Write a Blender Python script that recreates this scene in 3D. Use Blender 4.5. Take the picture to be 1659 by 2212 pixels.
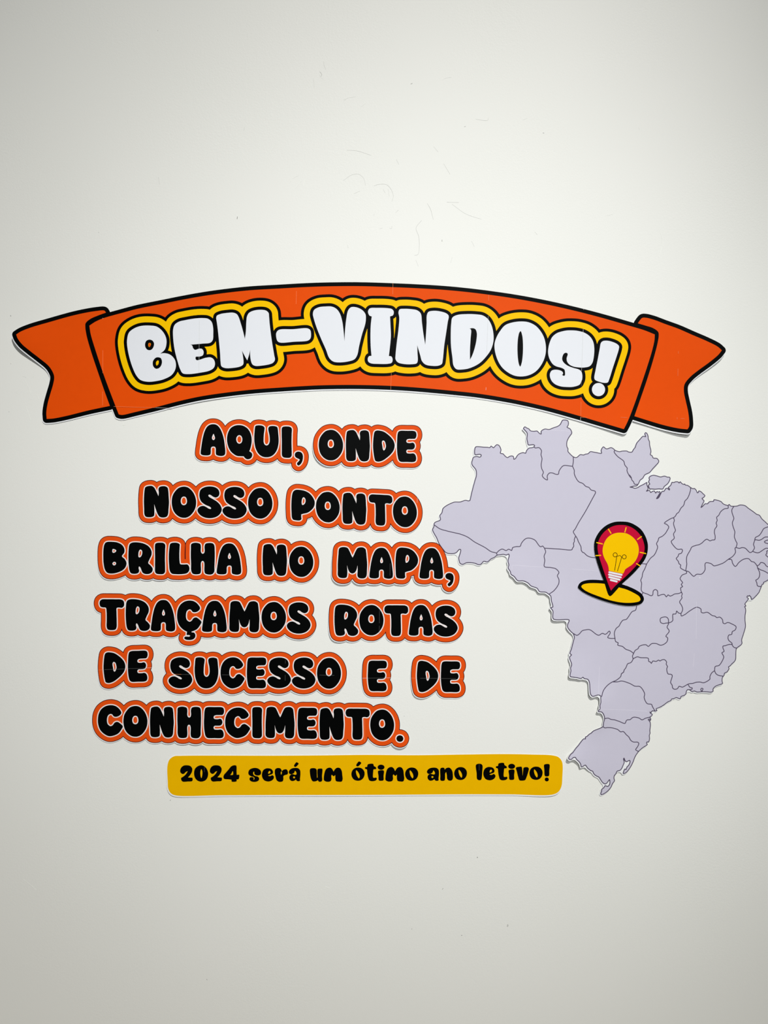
import bpy, math, random
import numpy as np
from mathutils import Vector
from mathutils.geometry import delaunay_2d_cdt

for o in list(bpy.data.objects):
    bpy.data.objects.remove(o)
S = bpy.context.scene
COL = S.collection
random.seed(5)

# ------------------------------------------------------------------ camera
CZ = 1.60                       # height of the picture's centre above the floor
DIST = 1.61
cam_d = bpy.data.cameras.new('camera')
cam_d.sensor_fit = 'VERTICAL'
cam_d.sensor_height = 36.0
cam_d.lens = 36.0 * DIST / 2.212
cam_d.clip_start = 0.05
cam = bpy.data.objects.new('camera', cam_d)
cam.location = (0, -DIST - 0.0015, CZ)
cam.rotation_euler = (math.radians(90), 0, 0)
COL.objects.link(cam)
S.camera = cam

# ------------------------------------------------------------------ world
W = bpy.data.worlds.new('world'); S.world = W
W.use_nodes = True
bg = W.node_tree.nodes['Background']
bg.inputs[0].default_value = (0.93, 0.96, 1.0, 1)
bg.inputs[1].default_value = 0.10

# ------------------------------------------------------------------ lamps
def spot(name, loc, aim, power, size_deg, blend, radius, color, spec=1.0):
    d = bpy.data.lights.new(name, 'SPOT')
    d.energy = power; d.spot_size = math.radians(size_deg); d.spot_blend = blend
    d.shadow_soft_size = radius; d.color = color; d.specular_factor = spec
    o = bpy.data.objects.new(name, d); COL.objects.link(o)
    o.location = loc
    v = Vector(aim) - Vector(loc)
    o.rotation_euler = v.to_track_quat('-Z', 'Y').to_euler()
    return o
# the hall's strong lamp, high and to the right: draws the crisp drop shadows
spot('hall_lamp', (1.593, -5.174, CZ + 5.467), (-0.317, 0, CZ - 0.69), 2370, 34.2, 1.0, 0.035, (1.0, 0.99, 0.955), 0.1)
# nearer soft lamp whose glow shows as a sheen on the satin paint
spot('near_lamp', (0.574, -4.027, CZ + 1.042), (0.146, 0, CZ - 0.04), 225, 33.8, 1.0, 0.25, (0.95, 0.98, 1.0), 1.0)

# ------------------------------------------------------------------ exposure
S.view_settings.view_transform = 'Standard'
S.view_settings.look = 'None'
S.view_settings.gamma = 1.0
S.view_settings.use_curve_mapping = False
S.view_settings.exposure = 0.0

# ------------------------------------------------------------------ materials
def lin(c):
    return c / 12.92 if c <= 0.04045 else ((c + 0.055) / 1.055) ** 2.4
def rgb(r, g, b):
    return (lin(r / 255), lin(g / 255), lin(b / 255), 1)
def mat(name, col, rough=0.5, spec=0.3, grain=0.03, bump=0.0):
    m = bpy.data.materials.new(name); m.use_nodes = True
    nt = m.node_tree; b = nt.nodes['Principled BSDF']
    b.inputs['Roughness'].default_value = rough
    b.inputs['Specular IOR Level'].default_value = spec
    tc = nt.nodes.new('ShaderNodeTexCoord')
    n = nt.nodes.new('ShaderNodeTexNoise'); n.inputs['Scale'].default_value = 60
    n.inputs['Detail'].default_value = 3
    nt.links.new(tc.outputs['Object'], n.inputs['Vector'])
    mx = nt.nodes.new('ShaderNodeMix'); mx.data_type = 'RGBA'
    mx.inputs[6].default_value = tuple(c * (1 - grain) for c in col[:3]) + (1,)
    mx.inputs[7].default_value = tuple(min(1, c * (1 + grain)) for c in col[:3]) + (1,)
    nt.links.new(n.outputs['Fac'], mx.inputs[0])
    nt.links.new(mx.outputs[2], b.inputs['Base Color'])
    if bump:
        bp = nt.nodes.new('ShaderNodeBump'); bp.inputs['Strength'].default_value = bump
        bp.inputs['Distance'].default_value = 0.0004
        nt.links.new(n.outputs['Fac'], bp.inputs['Height'])
        nt.links.new(bp.outputs['Normal'], b.inputs['Normal'])
    return m
M = dict(
    paper=mat('white_paper', rgb(231, 233, 236), 0.6, 0.1),
    orange=mat('orange_print', rgb(224, 79, 18), 0.42, 0.04),
    banner=mat('banner_orange_print', rgb(226, 78, 9), 0.42, 0.04),
    wine=mat('dark_wine_print', rgb(64, 6, 16), 0.5, 0.1),
    black=mat('black_print', rgb(3, 4, 4), 0.45, 0.04),
    white=mat('white_print', rgb(226, 229, 235), 0.45, 0.1, 0.01),
    rim=mat('pale_rim_print', rgb(234, 227, 226), 0.45, 0.1),
    yellow=mat('yellow_print', rgb(243, 192, 0), 0.42, 0.04),
    mustard=mat('mustard_print', rgb(233, 178, 0), 0.42, 0.04),
    lilac=mat('lilac_print', rgb(199, 196, 212), 0.42, 0.1, 0.015),
    slate=mat('slate_line_print', rgb(82, 73, 94), 0.5, 0.1),
    red=mat('crimson_print', rgb(193, 15, 54), 0.42, 0.04),
    seam=mat('pale_seam', rgb(232, 226, 226), 0.5, 0.3),
    seamdim=mat('dim_seam', rgb(96, 96, 96), 0.5, 0.3),
    seamor=mat('orange_seam', rgb(244, 150, 96), 0.5, 0.3),
    seamli=mat('lilac_seam', rgb(226, 223, 234), 0.5, 0.3),
    scuff=mat('grey_scuff', rgb(196, 197, 193), 0.6, 0.2),
    speck=mat('dark_speck', rgb(84, 82, 76), 0.6, 0.2),
)

def wall_material():
    m = bpy.data.materials.new('satin_wall_paint'); m.use_nodes = True
    nt = m.node_tree; b = nt.nodes['Principled BSDF']; L = nt.links.new
    b.inputs['Roughness'].default_value = 0.52
    b.inputs['Specular IOR Level'].default_value = 0.27
    tc = nt.nodes.new('ShaderNodeTexCoord')
    # very faint unevenness of the paint's own colour
    n0 = nt.nodes.new('ShaderNodeTexNoise'); n0.inputs['Scale'].default_value = 2.2
    n0.inputs['Detail'].default_value = 2
    L(tc.outputs['Object'], n0.inputs['Vector'])
    mx = nt.nodes.new('ShaderNodeMix'); mx.data_type = 'RGBA'
    mx.inputs[6].default_value = (0.802, 0.814, 0.774, 1)
    mx.inputs[7].default_value = (0.838, 0.840, 0.808, 1)
    L(n0.outputs['Fac'], mx.inputs[0]); L(mx.outputs[2], b.inputs['Base Color'])
    # roller texture (orange peel), stronger in patches
    n1 = nt.nodes.new('ShaderNodeTexNoise'); n1.inputs['Scale'].default_value = 250
    n1.inputs['Detail'].default_value = 3; n1.inputs['Roughness'].default_value = 0.55
    n1.inputs['Distortion'].default_value = 0.6
    L(tc.outputs['Object'], n1.inputs['Vector'])
    mp = nt.nodes.new('ShaderNodeMapping'); mp.inputs['Scale'].default_value = (1, 1, 0.35)
    mp.inputs['Rotation'].default_value = (0, math.radians(18), 0)
    L(tc.outputs['Object'], mp.inputs['Vector'])
    n2 = nt.nodes.new('ShaderNodeTexNoise'); n2.inputs['Scale'].default_value = 75
    n2.inputs['Detail'].default_value = 3; n2.inputs['Distortion'].default_value = 1.2
    L(mp.outputs['Vector'], n2.inputs['Vector'])
    n3 = nt.nodes.new('ShaderNodeTexNoise'); n3.inputs['Scale'].default_value = 3.0
    n3.inputs['Detail'].default_value = 2
    L(tc.outputs['Object'], n3.inputs['Vector'])
    pw = nt.nodes.new('ShaderNodeMapRange'); pw.inputs[1].default_value = 0.35; pw.inputs[2].default_value = 0.68
    pw.inputs[3].default_value = 0.12; pw.inputs[4].default_value = 1.0
    L(n3.outputs['Fac'], pw.inputs[0])
    ad = nt.nodes.new('ShaderNodeMath'); ad.operation = 'MULTIPLY_ADD'
    L(n2.outputs['Fac'], ad.inputs[0]); ad.inputs[1].default_value = 0.55
    L(n1.outputs['Fac'], ad.inputs[2])
    mu = nt.nodes.new('ShaderNodeMath'); mu.operation = 'MULTIPLY'
    L(ad.outputs[0], mu.inputs[0]); L(pw.outputs[0], mu.inputs[1])
    bp = nt.nodes.new('ShaderNodeBump'); bp.inputs['Strength'].default_value = 0.5
    bp.inputs['Distance'].default_value = 0.00052
    L(mu.outputs[0], bp.inputs['Height']); L(bp.outputs['Normal'], b.inputs['Normal'])
    return m
M['wall'] = wall_material()
M['floor'] = mat('beige_floor_tile', rgb(138, 126, 106), 0.4, 0.4)
M['trim'] = mat('white_skirting', rgb(225, 224, 218), 0.5, 0.3)

# ------------------------------------------------------------------ mesh helpers
def link_mesh(name, verts, faces, material, parent=None):
    me = bpy.data.meshes.new(name)
    me.from_pydata([tuple(v) for v in verts], [], [tuple(int(i) for i in f) for f in faces])
    me.materials.append(material); me.update()
    o = bpy.data.objects.new(name, me); COL.objects.link(o)
    if parent is not None:
        o.parent = parent
    return o
def box(name, x0, x1, y0, y1, z0, z1, material, kind=None):
    v = [(x, y, z) for x in (x0, x1) for y in (y0, y1) for z in (z0, z1)]
    f = [(0, 1, 3, 2), (4, 6, 7, 5), (0, 4, 5, 1), (2, 3, 7, 6), (0, 2, 6, 4), (1, 5, 7, 3)]
    o = link_mesh(name, v, f, material)
    if kind: o['kind'] = kind
    return o

# ------------------------------------------------------------------ structure
wall = box('wall_back', -4, 4.6, 0, 0.15, 0, 7.4, M['wall'], 'structure')
box('floor', -4, 4.6, -6.5, 0, -0.1, 0, M['floor'], 'structure')
bb = box('baseboard_back', -4, 4.6, -0.014, 0, 0, 0.09, M['trim'], 'structure')

# ------------------------------------------------------------------ 2D curve helpers (units: millimetres on the wall)
def parse(s):
    pts = []; cor = []
    for t in s.split():
        c = t.endswith('!')
        if c: t = t[:-1]
        a, b = t.split(',')
        pts.append((float(a), float(b))); cor.append(c)
    return pts, cor
def cr(p0, p1, p2, p3, n):
    """centripetal Catmull-Rom from p1 to p2"""
    p0, p1, p2, p3 = map(np.array, (p0, p1, p2, p3))
    d = lambda a, b: max(1e-6, float(np.hypot(*(b - a))) ** 0.5)
    t0 = 0; t1 = t0 + d(p0, p1); t2 = t1 + d(p1, p2); t3 = t2 + d(p2, p3)
    out = []
    for i in range(n):
        t = t1 + (t2 - t1) * i / n
        a1 = (t1 - t) / (t1 - t0) * p0 + (t - t0) / (t1 - t0) * p1
        a2 = (t2 - t) / (t2 - t1) * p1 + (t - t1) / (t2 - t1) * p2
        a3 = (t3 - t) / (t3 - t2) * p2 + (t - t2) / (t3 - t2) * p3
        b1 = (t2 - t) / (t2 - t0) * a1 + (t - t0) / (t2 - t0) * a2
        b2 = (t3 - t) / (t3 - t1) * a2 + (t - t1) / (t3 - t1) * a3
        out.append((t2 - t) / (t2 - t1) * b1 + (t - t1) / (t2 - t1) * b2)
    return out
def smooth(pts, cor=None, closed=True, step=2.0):
    n = len(pts); cor = cor or [False] * n
    P = [np.array(p, float) for p in pts]; out = []
    rng = range(n) if closed else range(n - 1)
    for i in rng:
        p1, p2 = P[i], P[(i + 1) % n]
        if closed:
            p0, p3 = P[i - 1], P[(i + 2) % n]
        else:
            p0 = P[max(0, i - 1)]; p3 = P[min(n - 1, i + 2)]
        if cor[i] or (not closed and i == 0): p0 = 2 * p1 - p2
        if cor[(i + 1) % n] or (not closed and i == n - 2): p3 = 2 * p2 - p1
        k = max(1, int(math.ceil(float(np.hypot(*(p2 - p1))) / step)))
        out += cr(p0, p1, p2, p3, k)
    if not closed: out.append(P[-1])
    return np.array(out)
def tr(s, crop, closed=True, step=2.0):
    """points read in a magnified view: crop = (x0, y0, magnification)"""
    p, c = parse(s)
    q = [(crop[0] + a / crop[2], crop[1] + b / crop[2]) for a, b in p]
    return smooth(q, c, closed, step)
def ell(cx, cy, rx, ry, n=36):
    a = np.linspace(0, 2 * math.pi, n, endpoint=False)
    return np.stack([cx + rx * np.cos(a), cy + ry * np.sin(a)], 1)
def capsule(a, b, w, n=7):
    a, b = np.array(a, float), np.array(b, float)
    th = math.atan2(b[1] - a[1], b[0] - a[0]); r = w / 2; out = []
    for k in range(n + 1):
        t = th - math.pi / 2 + math.pi * k / n
        out.append(b + r * np.array([math.cos(t), math.sin(t)]))
    for k in range(n + 1):
        t = th + math.pi / 2 + math.pi * k / n
        out.append(a + r * np.array([math.cos(t), math.sin(t)]))
    return np.array(out)
def ribbon(pts, w, closed=False):
    """loops of a line of width w along pts"""
    P = np.array(pts, float); n = len(P)
    if closed:
        T = np.roll(P, -1, 0) - np.roll(P, 1, 0)
    else:
        T = np.gradient(P, axis=0)
    T /= np.maximum(1e-9, np.hypot(T[:, 0], T[:, 1]))[:, None]
    N = np.stack([-T[:, 1], T[:, 0]], 1) * w / 2
    if closed: return [P + N, P - N]
    return [np.concatenate([P + N, (P - N)[::-1]])]
def inside(loops, X, Y):
    r = np.zeros(X.shape, bool)
    for l in loops:
        x0, y0 = l[:, 0], l[:, 1]; x1, y1 = np.roll(x0, -1), np.roll(y0, -1)
        for a, b, c, d in zip(x0, y0, x1, y1):
            if b == d: continue
            m = (Y >= min(b, d)) & (Y < max(b, d))
            if not m.any(): continue
            xx = a + (Y[m] - b) * (c - a) / (d - b)
            r[m] ^= X[m] < xx
    return r
def raster_inside(loops, xs, ys):
    """even-odd fill on a grid, row by row"""
    r = np.zeros((len(ys), len(xs)), bool)
    segs = np.concatenate([np.concatenate([l, np.roll(l, -1, 0)], 1) for l in loops])
    for j, y in enumerate(ys):
        b, d = segs[:, 1], segs[:, 3]
        m = ((b <= y) & (d > y)) | ((d <= y) & (b > y))
        if not m.any(): continue
        s = segs[m]
        xx = np.sort(s[:, 0] + (y - s[:, 1]) * (s[:, 2] - s[:, 0]) / (s[:, 3] - s[:, 1]))
        r[j] = np.searchsorted(xx, xs) % 2 == 1
    return r
def dist_field(lines, xs, ys, R, closed=True):
    D = np.full((len(ys), len(xs)), R, float); h = xs[1] - xs[0]
    for l in lines:
        q = np.roll(l, -1, 0) if closed else l[1:]
        p = l if closed else l[:-1]
        for a, b in zip(p, q):
            i0 = max(0, int((min(a[0], b[0]) - R - xs[0]) / h)); i1 = min(len(xs), int((max(a[0], b[0]) + R - xs[0]) / h) + 2)
            j0 = max(0, int((min(a[1], b[1]) - R - ys[0]) / h)); j1 = min(len(ys), int((max(a[1], b[1]) + R - ys[0]) / h) + 2)
            if i1 <= i0 or j1 <= j0: continue
            X = xs[i0:i1][None, :]; Y = ys[j0:j1][:, None]
            dx, dy = b[0] - a[0], b[1] - a[1]; L2 = dx * dx + dy * dy
            if L2 < 1e-12: continue
            t = np.clip(((X - a[0]) * dx + (Y - a[1]) * dy) / L2, 0, 1)
            d = np.sqrt((X - a[0] - t * dx) ** 2 + (Y - a[1] - t * dy) ** 2)
            np.minimum(D[j0:j1, i0:i1], d, out=D[j0:j1, i0:i1])
    return D
def sdf(groups, R, h=0.5, pad=4):
    allp = np.concatenate([l for g in groups for l in g])
    x0, y0 = allp.min(0) - R - pad; x1, y1 = allp.max(0) + R + pad
    xs = np.arange(x0, x1, h); ys = np.arange(y0, y1, h)
    ins = np.zeros((len(ys), len(xs)), bool)
    for g in groups: ins |= raster_inside(g, xs, ys)
    D = dist_field([l for g in groups for l in g], xs, ys, R)
    return xs, ys, np.where(ins, -D, D)
def simplify(P, tol=0.07):
    n = len(P)
    if n < 8: return P
    k = int(np.argmax(((P - P[0]) ** 2).sum(1)))
    keep = np.zeros(n + 1, bool); Q = np.concatenate([P, P[:1]])
    keep[[0, k, n]] = True; st = [(0, k), (k, n)]
    while st:
        a, b = st.pop()
        if b - a < 2: continue
        d = Q[b] - Q[a]; L = math.hypot(*d) or 1e-9
        e = np.abs((Q[a + 1:b, 0] - Q[a, 0]) * d[1] - (Q[a + 1:b, 1] - Q[a, 1]) * d[0]) / L
        i = int(np.argmax(e))
        if e[i] > tol:
            keep[a + 1 + i] = True; st += [(a, a + 1 + i), (a + 1 + i, b)]
    return Q[:-1][keep[:-1]]
def contours(xs, ys, G, tol=0.07, min_area=1.5):
    """closed loops of G = 0 (G > 0 inside)"""
    G = np.where(G == 0, 1e-9, G)
    I = (G > 0).astype(int)
    code = I[:-1, :-1] + 2 * I[:-1, 1:] + 4 * I[1:, 1:] + 8 * I[1:, :-1]
    T = {1: [(3, 0)], 2: [(0, 1)], 3: [(3, 1)], 4: [(1, 2)], 5: [(3, 0), (1, 2)], 6: [(0, 2)], 7: [(3, 2)],
         8: [(2, 3)], 9: [(2, 0)], 10: [(0, 1), (2, 3)], 11: [(2, 1)], 12: [(1, 3)], 13: [(1, 0)], 14: [(0, 3)]}
    nxt = {}
    jj, ii = np.nonzero((code > 0) & (code < 15))
    def key(j, i, e):
        return (j, i, 0) if e == 0 else (j, i + 1, 1) if e == 1 else (j + 1, i, 0) if e == 2 else (j, i, 1)
    for j, i in zip(jj.tolist(), ii.tolist()):
        for a, b in T[int(code[j, i])]:
            nxt[key(j, i, a)] = key(j, i, b)
    def pos(k):
        j, i, o = k
        if o == 0:
            a, b = G[j, i], G[j, i + 1]; t = a / (a - b)
            return (xs[i] + t * (xs[i + 1] - xs[i]), ys[j])
        a, b = G[j, i], G[j + 1, i]; t = a / (a - b)
        return (xs[i], ys[j] + t * (ys[j + 1] - ys[j]))
    out = []
    while nxt:
        s, k = nxt.popitem(); lp = [s]
        while k != s and k in nxt:
            lp.append(k); k = nxt.pop(k)
        if len(lp) < 4: continue
        P = np.array([pos(q) for q in lp])
        A = 0.5 * abs(np.sum(P[:, 0] * np.roll(P[:, 1], -1) - np.roll(P[:, 0], -1) * P[:, 1]))
        if A > min_area: out.append(simplify(P, tol))
    return out

# ------------------------------------------------------------------ a flat printed piece: loops -> thin solid, following the paper's curl
def bump_lift(bumps):
    def f(X, Y):
        r = np.zeros_like(X)
        for cx, cy, s, a in bumps:
            r = r + a * np.exp(-((X - cx) ** 2 + (Y - cy) ** 2) / (2 * s * s))
        return r
    f.bumps = bumps
    return f
def sheet(name, loops, z, material, parent, lift=None, thick=0.12, grid=24.0, origin=(829.5, 1106.0)):
    """z = millimetres in front of the wall of the visible face"""
    loops = [np.asarray(l, float) for l in loops if len(l) >= 3]
    bumps = lift.bumps if lift is not None else []
    if bumps:                                   # follow the curl closely: short edges near it
        new = []
        for l in loops:
            q = np.roll(l, -1, 0); o = []
            for a, b in zip(l, q):
                near = any(math.hypot((a[0] + b[0]) / 2 - c[0], (a[1] + b[1]) / 2 - c[1]) < 3.3 * c[2] + 10 for c in bumps)
                k = max(1, int(math.hypot(*(b - a)) / (6.0 if near else 40.0)))
                o += [a + (b - a) * i / k for i in range(k)]
            new.append(np.array(o))
        loops = new
    V = []; E = []
    for l in loops:
        b = len(V); n = len(l)
        V += [tuple(p) for p in l]; E += [(b + i, b + (i + 1) % n) for i in range(n)]
    P = np.array(V)
    if lift is not None:
        x0, y0 = P.min(0); x1, y1 = P.max(0)
        gx = np.arange(x0 + grid / 2, x1, grid); gy = np.arange(y0 + grid / 2, y1, grid)
        if len(gx) and len(gy):
            GX, GY = np.meshgrid(gx, gy); r = raster_inside(loops, gx, gy)
            V += list(zip(GX[r].tolist(), GY[r].tolist()))
        for cx, cy, sg, am in bumps:
            h = max(4.5, sg * 0.28); R = 3.0 * sg
            gx = np.arange(math.floor((cx - R) / h) * h + 0.13, cx + R, h); gy = np.arange(math.floor((cy - R) / h) * h + 0.17, cy + R, h)
            gx = gx[(gx > x0) & (gx < x1)]; gy = gy[(gy > y0) & (gy < y1)]
            if not len(gx) or not len(gy): continue
            GX, GY = np.meshgrid(gx, gy); r = raster_inside(loops, gx, gy)
            V += list(zip(GX[r].tolist(), GY[r].tolist()))
    res = delaunay_2d_cdt([Vector(v) for v in V], E, [], 0, 1e-5)
    tv = np.array([(v.x, v.y) for v in res[0]]); tf = np.array([list(f) for f in res[2]])
    cen = tv[tf].mean(1)
    # even-odd test of triangle centres
    segs = np.concatenate([np.concatenate([l, np.roll(l, -1, 0)], 1) for l in loops])
    keep = np.zeros(len(cen), bool)
    for i0 in range(0, len(cen), 500):
        c = cen[i0:i0 + 500]
        b, d = segs[None, :, 1], segs[None, :, 3]; y = c[:, 1:2]
        m = ((b <= y) & (d > y)) | ((d <= y) & (b > y))
        with np.errstate(divide='ignore', invalid='ignore'):
            xx = segs[None, :, 0] + (y - b) * (segs[None, :, 2] - segs[None, :, 0]) / (d - b)
        keep[i0:i0 + 500] = (np.where(m, xx > c[:, 0:1], False).sum(1) % 2) == 1
    tf = tf[keep]
    a, b, c = tv[tf[:, 0]], tv[tf[:, 1]], tv[tf[:, 2]]
    ar = (b[:, 0] - a[:, 0]) * (c[:, 1] - a[:, 1]) - (b[:, 1] - a[:, 1]) * (c[:, 0] - a[:, 0])
    tf[ar < 0] = tf[ar < 0][:, ::-1]
    tf = tf[np.abs(ar) > 1e-6][:, ::-1]
    L = (lambda Q: lift(Q[:, 0], Q[:, 1])) if lift is not None else (lambda Q: np.zeros(len(Q)))
    ox, oy = origin
    def w3(Q, zz):
        g = zz + L(Q)
        return np.stack([(Q[:, 0] - ox) / 1000, -g / 1000, (oy - Q[:, 1]) / 1000], 1)
    n0 = len(tv)
    verts = [w3(tv, z), w3(tv, z - thick)]
    faces = [tuple(f[::-1]) for f in tf] + [tuple(n0 + i for i in f) for f in tf]
    base = 2 * n0
    for l in loops:
        n = len(l); verts += [w3(l, z), w3(l, z - thick)]
        sa = np.sum(l[:, 0] * np.roll(l[:, 1], -1) - np.roll(l[:, 0], -1) * l[:, 1])
        for i in range(n):
            k = (i + 1) % n
            faces.append((base + i, base + k, base + n + k, base + n + i))
        base += 2 * n
    verts = np.concatenate(verts)
    return link_mesh(name, verts, faces, material, parent)
def thing(name, label, cat, c, gap=0.0, group=None):
    """an Empty on the wall at the wall point c"""
    o = bpy.data.objects.new(name, None); COL.objects.link(o)
    o.empty_display_size = 0.03
    o.location = ((c[0] - 829.5) / 1000, 0, CZ + (1106 - c[1]) / 1000)
    o['label'] = label; o['category'] = cat
    if group: o['group'] = group
    return o

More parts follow.
